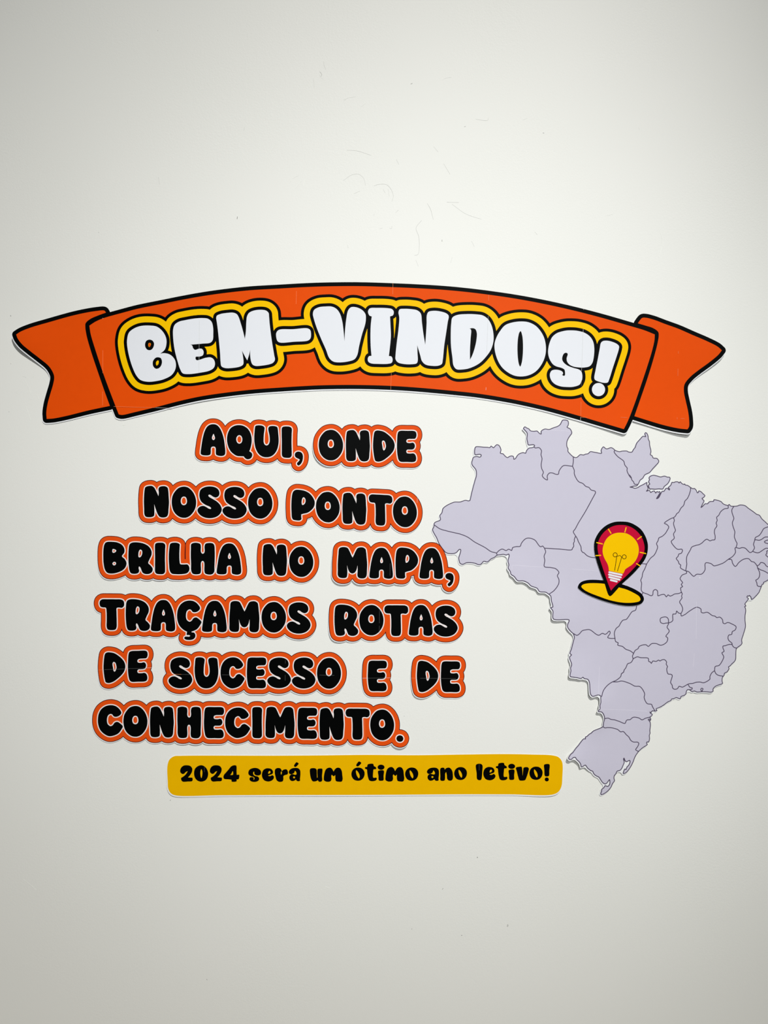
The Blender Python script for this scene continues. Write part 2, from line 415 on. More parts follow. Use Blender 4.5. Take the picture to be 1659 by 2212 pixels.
# ------------------------------------------------------------------ bubble letters of the sentence
def G(*loops_crop):
    return loops_crop
AQ = (0, 0, 1)
GL = {
 'A': ["330,168 372,178 412,218 445,285 468,365 482,460 489,560 480,590 446,606 398,604 364,590 358,565 357,505 348,484 325,478 300,486 291,508 290,560 284,588 255,602 205,604 170,598 153,585 151,560 162,470 178,370 205,270 240,205 282,175",
       "328,302 338,325 347,355 342,378 327,388 312,380 306,355 316,322"],
 'Q': ["685,180 740,190 790,220 825,265 848,330 853,400 845,460 832,510 820,540! 852,562 861,595 842,635 800,652 765,640 742,612! 700,612 650,608 600,580 560,540 530,480 515,410 515,350 530,285 565,225 620,190",
       "683,320 705,328 720,352 724,385 712,422 683,438 655,424 641,385 646,350 662,328"],
 'U': ["905,195 925,186 965,183 1005,190 1030,212 1030,245 1022,300 1018,370 1020,420 1035,450 1057,460 1080,450 1097,420 1102,380 1096,310 1084,255 1082,220 1095,198 1130,188 1175,190 1205,202 1213,225 1220,290 1226,380 1222,440 1205,510 1170,570 1120,610 1060,624 1000,615 950,580 910,510 892,430 888,350 892,280 897,225"],
 'I': ["1270,220 1285,205 1335,198 1385,205 1405,228 1404,300 1402,420 1405,560 1402,605 1380,628 1335,632 1290,625 1272,605 1268,520 1268,400 1266,300"],
 ',': ["1500,545 1535,555 1556,585 1560,630 1550,680 1530,715 1500,738 1480,725 1478,705 1500,680 1515,655 1490,642 1460,625 1447,600 1452,570 1470,552"],
 'O': ["350,245 400,254 450,290 490,345 512,405 518,460 508,530 478,590 432,640 385,664 345,668 300,660 245,625 205,570 186,500 183,440 195,370 230,310 280,263",
       "350,380 376,390 390,425 390,460 377,485 350,497 322,487 308,458 308,425 323,391"],
 'N': ["590,258 630,248 665,250 695,275 720,325 748,388! 752,340 748,288 762,262 800,250 840,252 868,270 878,310 884,400 888,470 882,560 874,640 855,670 805,682 765,672 740,640 715,575 691,500! 694,560 694,630 690,658 665,675 615,680 580,672 563,645 558,560 555,460 558,370 565,300 572,272"],
 'D': ["960,265 985,255 1030,258 1080,272 1130,305 1180,350 1215,400 1229,455 1217,520 1180,575 1120,630 1060,670 1000,685 962,672 948,630 938,570 930,480 932,400 940,320 948,282",
       "1070,392 1090,402 1104,440 1108,475 1095,515 1080,530 1068,515 1060,470 1053,425 1058,400"],
 'E': ["1280,275 1305,262 1400,260 1498,262 1520,275 1530,310 1525,345 1510,366 1470,370 1420,372 1396,383 1389,402 1398,422 1440,428 1480,422 1500,438 1508,470 1498,500 1480,514 1440,518 1402,520 1389,540 1398,566 1440,572 1490,570 1514,590 1526,640 1516,675 1490,688 1400,689 1310,686 1285,665 1268,600 1260,500 1262,400 1268,310"],
 'S': ["850,133 905,142 942,168 955,208 945,240 915,257 885,249 855,229 838,226 830,238 843,253 880,274 930,305 968,348 981,392 965,435 930,468 870,488 800,485 745,460 712,420 710,390 735,362 772,352 800,361 835,382 856,386 861,376 846,361 800,341 752,306 732,262 730,210 745,170 790,142"],
 'P': ["150,165 175,148 225,146 280,155 330,180 370,225 388,270 382,320 355,360 310,395 260,410 238,418! 238,450 240,470 225,485 180,488 145,480 133,460 128,400 126,320 130,240 138,190",
       "264,225 280,238 286,262 280,290 262,310 248,312 242,290 244,260 252,235"],
 'T': ["705,165 725,150 790,147 870,147 940,150 965,165 973,195 968,228 945,245 915,242 890,248 888,300 890,400 888,470 875,495 830,503 790,495 778,470 778,380 776,290 768,246 735,242 712,235 699,210 698,185"],
 'B': ["135,135 155,125 200,123 260,130 310,155 335,195 335,235 310,275 340,305 358,345 350,385 320,420 270,445 210,458 160,452 135,425 118,360 113,280 115,200 122,160",
       "212,200 235,203 250,215 245,228 222,240 210,235 208,215", "228,334 245,340 248,353 240,368 225,372 212,362 212,345"],
 'R': ["395,145 420,132 480,130 540,142 590,170 620,215 622,260 600,310 588,348 610,370 635,405 628,440 600,460 560,463 530,450 515,420 505,395 492,384 486,400 492,430 482,452 445,462 405,455 390,430 380,360 377,280 380,200 385,165",
       "503,205 520,215 524,240 515,272 498,288 486,285 483,260 488,225"],
 'L': ["820,145 845,135 890,135 918,150 918,180 915,260 918,330 925,358 965,362 1000,362 1018,385 1020,420 1000,450 960,462 880,465 835,458 815,430 806,360 803,280 808,200"],
 'H': ["1040,150 1060,138 1100,135 1135,148 1142,175 1141,222 1148,242 1162,250 1175,242 1181,222 1180,170 1190,145 1230,135 1270,142 1283,160 1288,220 1288,300 1285,380 1282,440 1260,465 1215,468 1185,455 1178,430 1178,352 1172,333 1160,325 1148,333 1142,352 1143,430 1135,458 1095,468 1055,460 1040,430 1038,350 1035,280 1036,200"],
 'M': ["155,165 180,150 220,147 255,158 280,200 300,245 315,272! 328,245 350,195 372,160 400,149 440,150 468,170 475,200 482,270 488,340 486,420 480,490 462,515 420,522 385,512 372,490 374,430 374,365! 360,420 340,452 312,463 284,452 262,415 248,365! 252,430 250,490 240,512 200,520 160,512 140,490 138,420 138,340 145,240"],
 'C': ["235,108 280,118 318,148 338,185 322,210 290,225 262,222 245,202 228,197 203,213 192,255 200,300 228,320 250,310 268,286 295,276 325,292 352,322 340,350 310,390 270,412 215,422 165,400 125,360 105,310 100,260 108,200 135,150 180,118"],
 '.': ["1515,381 1540,390 1550,413 1540,436 1515,445 1490,436 1480,413 1490,390"],
 # mustard strip lettering
 '2': ["280,177 325,185 348,212 347,250 325,290 300,318! 330,320 350,322 354,340 348,360 300,365 240,366 224,350 221,325 250,305 280,275 297,245! 275,255 255,275 235,278 212,258 210,232 225,200 250,182"],
 '0': ["452,177 490,190 520,225 533,270 525,320 500,352 455,367 410,355 380,320 370,270 380,220 410,190", "455,222 465,245 466,275 460,315 455,326 448,310 443,275 446,240"],
 '4': ["835,177 858,182 862,200 862,250 864,288! 892,288 893,310 885,338 862,342! 862,362 835,369 805,365 803,345! 770,340 720,335 710,320 715,290 740,260 770,225 800,190", "817,245 822,265 820,288! 805,290 790,290! 805,268"],
 's': ["1065,208 1110,215 1140,240 1146,265 1138,286 1110,296 1080,290 1067,275 1064,250 1054,260 1058,287 1080,302 1105,307 1122,325 1120,348 1100,364 1060,370 1025,360 1010,338 1018,318 1045,315 1060,322 1058,346 1068,336 1064,316 1030,305 1002,285 998,258 1012,228"],
 'e': ["1230,212 1265,222 1283,250 1278,275 1245,289 1226,298 1250,303 1275,292 1294,310 1285,340 1250,362 1215,364 1180,350 1158,315 1155,275 1170,235 1200,215", "1245,242 1255,255 1245,270 1228,275 1230,255"],
 'r': ["1330,210 1365,212 1378,225 1385,245! 1405,228 1440,225 1455,250 1452,280 1425,290 1405,300 1403,340 1395,362 1355,369 1325,350 1312,310 1303,260 1308,225", "1376,250 1384,250 1381,283 1375,283"],
 'a': ["130,205 175,208 200,230 205,280 200,330 200,352 180,358 160,352 152,338! 130,352 100,355 78,338 72,310 85,285 100,278! 78,275 65,255 75,230 100,212", "140,238 155,255 157,278 140,284 122,278! 105,276! 130,262", "138,305 140,318 130,325 118,318 120,305"],
 'u': ["158,225 170,213 220,213 235,228 238,280 240,322! 246,318! 243,250 248,222 275,215 300,218 303,240 298,300 300,350 290,365 262,367 250,350! 225,362 190,362 170,330 158,270"],
 'm': ["365,208 395,205 415,220 431,250! 450,220 475,205 505,210 525,240 532,290 536,340 525,365 490,367 460,360 452,340 451,290! 433,306! 410,287! 405,300 407,340 395,362 350,367 320,350 318,325 325,270 340,228"],
 'o': ["715,203 755,212 785,245 790,285 775,325 745,350 710,356 670,345 645,315 637,275 650,235 680,210", "693,235 712,252 728,280 733,310 725,328 708,310 695,280 690,250"],
 't': ["830,165 890,162 897,185 918,198 925,210 920,222 895,225 890,250 890,320 905,322 925,320 932,335 920,352 880,362 845,352 828,310 820,260 815,225 797,218 793,205 800,198 818,195 822,175"],
 'j': ["945,245 960,237 1005,235 1014,245 1010,300 1008,350 985,357 955,352 950,300"],   # the i's stem
 'n': ["222,215 240,205 265,208 272,228! 290,210 325,205 355,235 366,290 362,340 345,355 315,352 300,335 295,290 288,256! 278,270 275,330 270,352 240,358 222,350 220,300"],
 'l': ["632,175 650,162 690,162 707,178 706,250 698,330 690,347 660,348 645,335 640,270"],
 'v': ["1095,205 1130,195 1160,195 1168,230 1172,300! 1178,240 1185,205 1230,200 1244,215 1235,260 1215,320 1200,348 1160,355 1135,350 1120,310 1105,250"],
 '!': ["1420,172 1440,163 1480,165 1485,180 1480,240 1475,298 1455,305 1432,302 1425,290 1422,230"],
 '´': ["1525,185 1555,142 1580,158 1575,168 1545,196 1532,194"],
}
DOT = [[tuple(p) for p in ell(0, 0, 1, 1, 28)]]
def glyph(ch, x0, y0, x1, y1, crop, slope=0.0):
    """outline of a letter fitted into its box (box in magnified view coordinates)"""
    if ch == 'dot':
        return [ell(crop[0] + (x0 + x1) / 2 / crop[2], crop[1] + (y0 + y1) / 2 / crop[2],
                    (x1 - x0) / 2 / crop[2], (y1 - y0) / 2 / crop[2], 28)]
    raw = [parse(s) for s in GL[ch]]
    P0 = np.array(raw[0][0]); mn, mx = P0.min(0), P0.max(0)
    sx = (x1 - x0) / (mx[0] - mn[0])
    out = []; lo = hi = None
    for pts, cor in raw:
        q = (np.array(pts) - mn) * np.array([sx, (y1 - y0) / (mx[1] - mn[1])])
        q[:, 1] += slope * q[:, 0]
        if lo is None: lo, hi = q[:, 1].min(), q[:, 1].max()
        q[:, 1] = y0 + (q[:, 1] - lo) * (y1 - y0) / (hi - lo)
        q[:, 0] += x0
        q = [(crop[0] + a / crop[2], crop[1] + b / crop[2]) for a, b in q]
        out.append(smooth(q, cor, True, 1.6))
    return out

WORDS = [
 ('AQUI,', 'orange edged cutout of black letters AQUI with a comma, first in the top row', (410, 890, 6.381), 0.025,
  [('A',150,168,490,606),('Q',514,180,862,652),('U',888,183,1226,624),('I',1266,198,1406,632),(',',1447,545,1560,738)], []),
 ('ONDE', 'orange edged cutout of black letters ONDE beside AQUI in the top row', (660, 890, 6.381), 0.012,
  [('O',183,245,518,668),('N',555,248,888,682),('D',930,254,1229,685),('E',1260,259,1530,689)], [(690,985,28,2.6)]),
 ('NOSSO', 'orange edged cutout of black letters NOSSO at the start of the second row', (290, 1025, 5.184), 0.012,
  [('N',108,127,390,482),('O',420,135,694,485),('S',710,133,981,488),('S',990,138,1260,492),('O',1275,150,1548,494)], [(470,1135,40,0.6)]),
 ('PONTO', 'orange edged cutout of black letters PONTO, tilted slightly, beside NOSSO', (605, 1030, 5.184), 0.05,
  [('P',126,146,388,488),('O',402,168,668,510),('N',698,178,966,536),('T',994,198,1258,546),('O',1264,220,1532,564)], []),
 ('BRILHA', 'orange edged cutout of black letters BRILHA at the start of the third row', (200, 1145, 4.879), 0.008,
  [('B',113,123,358,458),('R',377,130,635,463),('I',657,132,766,465),('L',803,134,1020,465),('H',1035,134,1288,468),('A',1308,140,1567,470)], [(335,1255,35,1.0),(215,1240,25,0.8)]),
 ('NO', 'small orange edged cutout of black letters NO in the middle of the third row', (545, 1150, 10.369), 0.03,
  [('N',230,260,778,975),('O',828,318,1368,998)], []),
 ('MAPA,', 'orange edged cutout of black letters MAPA with a comma, overlapping the map edge', (705, 1155, 5.53), 0.01,
  [('M',137,147,488,522),('A',514,155,795,525),('P',825,154,1095,524),('A',1112,158,1394,528),(',',1421,456,1520,616)], [(735,1260,45,1.0)]),
 ('TRAÇAMOS', 'long orange edged cutout of black letters TRAÇAMOS with a cedilla', (190, 1270, 6.381), 0.008,
  [('T',160,155,500,582),('R',520,155,855,592),('A',868,165,1203,600),('Ç',1228,173,1565,606),
   ('A',1573,177,1913,610),('M',1950,180,2363,612),('O',2393,193,2730,615),('S',2743,198,3070,627)], [(665,1375,25,1.2)]),
 ('ROTAS', 'orange edged cutout of black letters ROTAS at the end of the fourth row', (700, 1280, 5.352), 0.003,
  [('R',120,140,395,500),('O',408,143,688,495),('T',697,147,973,503),('A',980,143,1255,500),('S',1270,150,1545,508)], [(715,1385,28,2.2)]),
 ('DE', 'short orange edged cutout of black letters DE at the left, above CONHECIMENTO', (200, 1385, 11.85), -0.035,
  [('D',280,285,840,1072),('E',903,243,1412,1038)], []),
 ('SUCESSO', 'orange edged cutout of black letters SUCESSO in the fifth row', (345, 1395, 4.046), 0.0,
  [('S',78,100,285,370),('U',305,100,513,372),('C',532,100,742,372),('E',762,102,932,370),('S',942,102,1147,368),('S',1157,102,1362,372),('O',1375,105,1585,374)],
  [(560,1505,60,1.2),(735,1490,25,1.6)]),
 ('E', 'smallest orange edged cutout with the single black letter E', (770, 1400, 6.636), 0.0,
  [('E',162,180,437,617)], []),
 ('DE', 'short orange edged cutout of black letters DE at the right end of the fifth row', (770, 1400, 6.636), 0.01,
  [('D',865,182,1172,628),('E',1210,190,1487,630)], [(900,1500,25,2.2)]),
 ('CONHECIMENTO.', 'longest orange edged cutout, black letters CONHECIMENTO and full stop, above the mustard strip', (190, 1500, 4.673), 0.008,
  [('C',100,108,352,422),('O',358,116,601,427),('N',626,122,868,434),('H',903,123,1143,440),('E',1172,127,1375,440),('C',1385,132,1637,440)]
  + [(c, (a/4.608+345)*4.673, (b/4.608+5)*4.673, (e/4.608+345)*4.673, (d/4.608+5)*4.673) for c, a, b, e, d in
     [('I',45,102,143,413),('M',178,100,467,415),('E',497,110,693,418),('N',715,112,957,430),('T',975,118,1215,428),('O',1220,127,1458,433),('.',1480,381,1550,445)]],
  [(420,1605,50,1.6),(870,1615,26,3.6),(700,1605,40,0.8)]),
]
SEAMS = {  # faint joins between printed sheets: (x0, y0, x1, y1, material)
 3: [(901.5,1075,901.0,1086,'seam')],
 6: [(842.5,1217,842.3,1243,'seamdim')],
 8: [(819.8,1318,819.6,1346,'seamdim'),(819.5,1352,819.3,1372,'seamdim')],
 9: [(213,1447.4,223,1446.6,'seamor'),(225.5,1446.4,270,1445.0,'seamdim'),(277,1444.3,316,1443.2,'seamdim'),(317,1442.9,327,1442.4,'seam')],
 10: [(361,1456,392,1456.6,'seamor'),(392,1456.6,412,1457,'seamdim'),(480,1457.5,495,1457.6,'seamdim'),(690,1458.3,722,1458.8,'seamdim'),(616.5,1426,616.5,1433,'seamdim'),(616,1458,616,1470,'seamdim')],
 11: [(783,1465,793,1464.8,'seam'),(795,1464.8,832,1464.3,'seamdim'),(834,1464.2,844,1464,'seam')],
 12: [(889,1464.6,899,1464.8,'seamor'),(908,1465,946,1465.5,'seamdim'),(950,1465.5,985,1466,'seamdim'),(992,1466,1000,1466.3,'seamor')],
 13: [(787.8,1553,787.4,1602,'seamor')],
}
def strip(x0, y0, x1, y1, w=0.4):
    w = min(w, 0.4)
    return capsule((x0, y0), (x1, y1), w, 2)
def cutout_word(idx, text, label, crop, slope, items, bumps):
    letters = []
    for ch, a, b, c, d in items:
        if ch == 'Ç':
            g = glyph('C', a, b, c, d, crop, slope)
            ced = tr("1372,585 1400,592 1428,588 1428,612! 1462,616 1480,640 1478,680 1450,708 1400,718 1350,712 1328,695 1335,674 1365,670 1395,672 1409,660 1396,650 1360,650! 1362,625", crop, True, 1.6)
            letters.append([g, [ced]])
        else:
            letters.append([glyph(ch, a, b, c, d, crop, slope)])
    groups = [g for l in letters for g in l]
    xs, ys, F = sdf(groups, 16.0)
    allp = np.concatenate([l for g in groups for l in g]); cen = ((allp[:, 0].min() + allp[:, 0].max()) / 2, (allp[:, 1].min() + allp[:, 1].max()) / 2)
    over = 1.6 if text == 'MAPA,' else 0.0
    base = 1.15 + over
    t = thing('word_cutout', label, 'lettering', cen, group='cutout words of the sentence')
    lf = bump_lift(bumps) if bumps else None
    K = dict(lift=lf, origin=cen)
    pap = [l + np.array([-0.8, 1.4]) for l in contours(xs, ys, 13.2 - F, 0.08, 12)]
    sheet('paper_backing', pap, base, M['paper'], t, thick=0.35, **K)
    sheet('outline', contours(xs, ys, 12.6 - F, 0.06, 12), base + 0.14, M['wine'], t, **K)
    sheet('orange_border', contours(xs, ys, 11.2 - F), base + 0.28, M['orange'], t, **K)
    sheet('white_rim', contours(xs, ys, 2.3 - F, 0.05, 0.4), base + 0.42, M['rim'], t, **K)
    for l in letters:
        loops = l[0]
        if len(l) > 1:
            xs2, ys2, F2 = sdf(l, 3.0, 0.4)
            loops = contours(xs2, ys2, -F2, 0.04, 0.5)
        sheet('letter', loops, base + 0.56, M['black'], t, **K)
    for x0, y0, x1, y1, m in SEAMS.get(idx, []):
        sheet('paper_seam', [strip(x0, y0, x1, y1, 0.5)], base + 0.66, M[m], t, **K)
for i, w in enumerate(WORDS):
    cutout_word(i, *w)

# ------------------------------------------------------------------ banner
T1 = (10, 650, 6.636); T6 = (1330, 660, 6.636); C1 = (0, 590, 3.95); C2 = (400, 590, 3.95); C3 = (800, 590, 3.95); CS = (1160, 690, 8.295)
tail_l = tr("188,492! 250,450 400,385 650,305 850,245 1000,205 1150,172 1300,147 1430,140 1452,168! 1350,205 1230,258 1162,318 1156,370 1175,500 1240,730 1330,1000 1430,1290 1508,1505! 1200,1570 900,1645 700,1685 603,1692! 598,1600 615,1480 650,1350 695,1200 712,1100 700,1040 640,940 500,820 380,725 270,630 210,550", T1)
centre_s = "193,703.5! 206,695 222.5,687.7 245,681 260,677 295.7,667.5 348.8,656.7 397,647 445,638.6 493.4,632 541.7,627 600,623.6 656.4,620.4 704.7,618.7 777,618.2 849.3,620.4 897.6,622.5 950,625.6 1000.3,630 1060.6,637.3 1120.8,646.4 1181,657.8 1241.4,671.4 1301.7,687 1362,704.5 1392,713.5 1414.4,722.5! 1413.6,735.3 1408.4,758 1397.8,792.6 1382.7,837.8 1372.2,868 1360,899.6 1352.6,916 1346.6,927.3! 1293.4,911.3 1245.2,896.8 1185,880 1124.7,866 1076.4,857 1028.2,849.6 980,844.4 937.6,840.3 889.3,836.3 841,833.4 768.8,831.5 696.4,832.2 648,834.4 600,837.5 557.6,840.5 509.3,845.5 437,855.8 388.8,866 340.6,878.4 292.3,890 263.4,896.3 256.5,895! 251,881 233,834 220.7,800 206,755.5 196,722"
centre = tr(centre_s, AQ)
tail_r = tr("318,255! 345,215 380,178 430,175 550,205 700,262 900,335 1100,425 1300,515 1450,595 1508,648! 1460,710 1330,820 1180,930 1060,1030 985,1130 975,1230 1000,1370 1030,1520 1042,1650 1038,1740 1015,1778! 900,1765 700,1720 450,1645 265,1587! 350,1350 450,1060 540,770 600,540 617,430 610,380 540,325 430,288", T6)
BL = {
 'B': (C1, ["1280,448 1340,458 1390,500 1418,555 1420,610 1405,655 1368,688! 1400,683 1450,695 1490,735 1502,780 1495,825 1465,870 1400,905 1330,922 1260,927 1200,912 1165,875 1130,800 1100,700 1085,610 1085,570 1100,510 1140,475 1200,452",
            "1272,568 1300,575 1315,600 1308,635 1290,655 1265,657 1245,640 1238,610 1248,580", "1345,718 1372,725 1383,755 1375,790 1355,812 1330,816 1308,795 1304,760 1312,740 1330,722"]),
 'E': (C2, ["-50,414 0,402 80,388 150,384 195,390 225,415 238,460 240,520 236,570 215,594 150,602 45,611! 60,618 68,640 85,655 120,645 145,648 158,672 152,700 130,711 92,713! 88,725 98,743 180,722 220,720 246,740 255,775 245,808 210,832 130,850 30,862 -20,855 -42,820 -62,760 -90,650 -102,550 -102,480 -88,440"]),
 'M': (C2, ["265,385! 270,365 300,350 360,340 410,338 440,350 455,372 475,430 495,500 510,562! 518,500 522,420 528,370 545,340 580,322 640,313 690,320 712,340 716,370 722,440 740,580 760,700 766,740 750,765 720,778 650,790 600,792 575,780 562,750 555,700 555,655! 545,700 530,745! 510,710 485,662! 492,700 498,750 495,780 470,797 400,810 340,810 310,795 303,760 298,680 285,540 275,450"]),
 '-': (C2, ["800,485 920,479 1045,472 1068,488 1074,520 1070,555 1050,575 930,586 810,593 788,580 778,550 778,510"]),
 'V': (C2, ["1200,285 1250,286 1290,305 1320,345 1340,410 1350,480 1360,582! 1365,480 1375,390 1390,320 1415,292 1460,292 1510,315 1538,350 1542,390 1535,440 1510,520 1485,620 1468,700 1445,735 1400,752 1320,762 1265,755 1230,725 1200,650 1160,560 1120,460 1098,390 1090,350 1100,315 1140,292"]),
 'I': (C3, ["-20,328 -5,302 60,297 150,300 185,308 200,330 193,360 168,370! 172,450 175,540 166,640 158,708! 180,712 190,738 182,765 150,774 70,775 5,770 -18,755 -22,730 -12,710 10,706! 4,640 1,540 4,440 12,370! -8,362"]),
 'N': (C3, ["240,335 250,310 290,305 350,308 400,318 430,345 440,420 450,500 468,612! 475,520 480,430 482,360 495,332 540,322 600,328 650,345 668,365 660,420 645,520 630,620 618,740 610,775 580,790 530,792 470,780 440,750 425,700 400,615! 402,680 404,750 395,770 350,778 280,775 235,762 215,735 215,700 225,600 240,480 247,380"]),
 'D': (C3, ["700,380 740,358 820,350 900,352 960,362 1005,395 1035,450 1050,520 1050,580 1030,650 990,710 930,770 850,810 790,822 735,820 710,790 700,720 688,620 686,520 690,430",
            "845,475! 870,470 895,478 908,510 905,570 890,640 870,700 850,740! 850,650 855,560 858,482"]),
 'O': (C3, ["1285,413 1350,420 1410,450 1455,500 1485,560 1498,640 1490,710 1460,780 1410,840 1350,872 1290,882 1230,875 1170,845 1120,800 1085,740 1062,660 1060,600 1080,540 1110,490 1150,445 1210,422",
            "1282,495 1295,530 1302,600 1300,700 1290,770 1278,798 1268,780 1258,720 1255,620 1262,540 1272,505"]),
 'S': (CS, ["610,197 720,205 850,240 950,310 1005,400 1025,520 1015,680 990,780 940,840 850,862 760,862 650,845 580,810 540,760 530,700 550,625 540,605 515,598 485,610 460,650 450,720 475,770 540,825 650,870 740,895 790,930 808,985 808,1070 790,1120 760,1170 650,1208 540,1212 420,1200 320,1160 260,1100 232,1030 232,970 260,920 310,903 390,908 450,935 465,960 460,985 447,992 475,1012 497,1005 500,940 490,900 440,870 340,840 280,800 220,700 198,600 205,500 225,420 270,320 350,250 450,215 530,200"]),
 '!': (CS, ["1145,420 1180,390 1250,382 1340,400 1430,440 1468,480 1465,530 1420,680 1360,860 1290,1080 1265,1130 1200,1138 1120,1120 1040,1085 1025,1050 1050,900 1090,700 1120,540"]),
}
cenb = (800, 775)
ban = thing('welcome_banner', 'big orange ribbon banner with white letters BEM-VINDOS! across the wall', 'banner', cenb)
blift = bump_lift([(26, 735, 50, 7.2), (1500, 945, 48, 5.4), (1572, 770, 55, 4.6), (1345, 945, 40, 3.0), (440, 872, 50, 1.0), (1240, 905, 60, 0.8)])
K = dict(lift=blift, origin=cenb)
B0 = 1.2
rib = [[tail_l], [centre], [tail_r]]
xs, ys, F = sdf(rib, 14.0)
bp_ = contours(xs, ys, 9.3 - F, 0.08, 40)
sheet('paper_backing', [l + np.array([-0.6, 2.1]) for l in bp_], B0, M['paper'], ban, thick=0.35, **K)
sheet('black_outline', contours(xs, ys, 8.7 - F, 0.07, 40), B0 + 0.14, M['black'], ban, **K)
sheet('ribbon_tail', [tail_l], B0 + 0.28, M['banner'], ban, **K)
sheet('ribbon_tail', [tail_r], B0 + 0.28, M['banner'], ban, **K)
sheet('ribbon_front', [centre], B0 + 0.28, M['banner'], ban, **K)
bl = []
for ch, (crop, ss) in BL.items():
    bl.append([tr(s, crop) for s in ss])
bl.append([ell(1160 + 1100 / 8.295, 690 + 1258 / 8.295, 118 / 8.295, 118 / 8.295, 40)])
xs, ys, F = sdf(bl, 29.0)
sheet('lettering_outline', contours(xs, ys, 26.2 - F, 0.07, 30), B0 + 0.42, M['black'], ban, **K)
sheet('yellow_band', contours(xs, ys, 19.8 - F, 0.07, 30), B0 + 0.56, M['yellow'], ban, **K)
ring = contours(xs, ys, 6.9 - F, 0.06, 1.0)
sheet('letter_surround', ring, B0 + 0.70, M['black'], ban, **K)
for g in bl:
    sheet('letter', g, B0 + 0.84, M['white'], ban, **K)
sheet('letter_hole_patch', [ell(1277 / 3.95, 590 + 612 / 3.95, 2.4, 4.0, 16)], B0 + 0.90, M['banner'], ban, **K)
sheet('letter_hole_patch', [ell(1345 / 3.95, 590 + 765 / 3.95, 2.3, 4.6, 16)], B0 + 0.90, M['yellow'], ban, **K)
for x0, y0, x1, y1, m in [(222.5, 757, 222.2, 806, 'seamor'), (222.5, 687, 222.5, 689, 'seam'), (222, 846, 221.8, 876, 'seamor'),
        (640.5, 629, 639.5, 657, 'seamor'), (430.5, 692, 430, 806, 'scuff'), (848.8, 612, 848.3, 636, 'seamor'), (845.3, 806, 844.2, 842, 'seamor'),
        (1055.5, 637, 1055.2, 650, 'seamor'), (1054.5, 683, 1051, 766, 'scuff'), (1050, 837, 1049.6, 843, 'seam'),
        (1259.7, 711.5, 1259.5, 718, 'seam'), (1259, 719, 1256.5, 793, 'scuff'), (1256.4, 795, 1256.2, 801, 'seam'), (1256, 822, 1255.7, 834, 'seamdim'), (1255.3, 849, 1255, 856, 'seamdim'),
        (1254.6, 868, 1254, 898, 'seamor'), (1253.8, 901, 1253.6, 908, 'seam'), (1254, 901.5, 1268, 902, 'seamor'), (1340, 902, 1354, 902.5, 'seamor'),
        (1465, 759, 1464.8, 764, 'seamor'), (1464, 797, 1463.6, 812, 'seamor'), (1461.5, 902, 1461.4, 906, 'seamor'), (1469, 904.5, 1477, 904.8, 'seamor'),
        (246, 878.3, 335, 880.6, 'seamor'), (336, 880.6, 374, 882.2, 'seam'), (1260.8, 666, 1260.6, 669, 'seam')]:
    sheet('paper_seam', [strip(x0, y0, x1, y1, 0.5)], B0 + 0.96, M[m], ban, **K)

# ------------------------------------------------------------------ mustard strip
cens = (788, 1674)
st = thing('caption_strip', 'mustard yellow rounded strip reading 2024 será um ótimo ano letivo!', 'sign', cens)
slift = bump_lift([(365, 1712, 25, 0.9), (1200, 1712, 40, 1.3), (700, 1718, 60, 0.3)])
K = dict(lift=slift, origin=cens)
so = tr("361.6,1655 366,1641 376,1633.8 390,1632.8 600,1632.5 700,1631.8 790,1630.8 900,1631.5 1000,1630 1090,1629 1150,1630 1195,1632 1207,1636 1214,1645 1215.5,1655 1214.5,1680 1213,1697 1207,1709 1195,1715.6 1100,1715.9 1010,1715.8 800,1717 600,1717.3 480,1717.8 380,1718 369,1713 363.5,1703 362.5,1690", AQ, True, 4)
xs, ys, F = sdf([[so]], 5.0)
sheet('paper_backing', [l + np.array([-0.7, 1.3]) for l in contours(xs, ys, 1.7 - F, 0.06, 20)], 1.1, M['paper'], st, thick=0.35, **K)
sheet('yellow_face', [so], 1.24, M['mustard'], st, **K)
Y1 = (350, 1620, 5.352); Y2 = (640, 1620, 5.352); Y3 = (910, 1620, 5.352)
for ch, a, b, c, d, cp in [('2',210,177,354,366,Y1),('0',370,177,533,367,Y1),('2',553,177,693,364,Y1),('4',710,177,893,369,Y1),
    ('s',998,208,1146,370,Y1),('e',1155,212,1294,364,Y1),('r',1303,210,1455,369,Y1),('a',1465,208,1600,362,Y1),('´',1525,142,1580,196,Y1),
    ('u',158,213,303,367,Y2),('m',318,205,536,367,Y2),('o',637,203,790,356,Y2),('´',692,133,752,190,Y2),('t',793,162,932,362,Y2),('j',945,235,1014,357,Y2),('dot',940,170,1020,230,Y2),
    ('m',1030,198,1248,365,Y2),('o',1258,203,1410,356,Y2),
    ('a',65,205,205,358,Y3),('n',220,205,366,358,Y3),('o',380,198,528,348,Y3),('l',632,162,707,348,Y3),('e',718,197,858,350,Y3),('t',862,152,997,352,Y3),
    ('j',1010,227,1078,347,Y3),('dot',1005,160,1085,220,Y3),('v',1095,195,1244,355,Y3),('o',1250,192,1402,345,Y3),('!',1420,163,1485,305,Y3),('dot',1426,317,1474,362,Y3)]:
    sheet('letter' if ch not in '204' else 'numeral', glyph(ch, a, b, c, d, cp), 1.38, M['black'], st, **K)
sheet('paper_seam', [strip(441.5, 1656, 441.5, 1668, 0.6)], 1.46, M['seamdim'], st, **K)
sheet('paper_seam', [strip(1035, 1651, 1035, 1664, 0.6)], 1.46, M['seamdim'], st, **K)

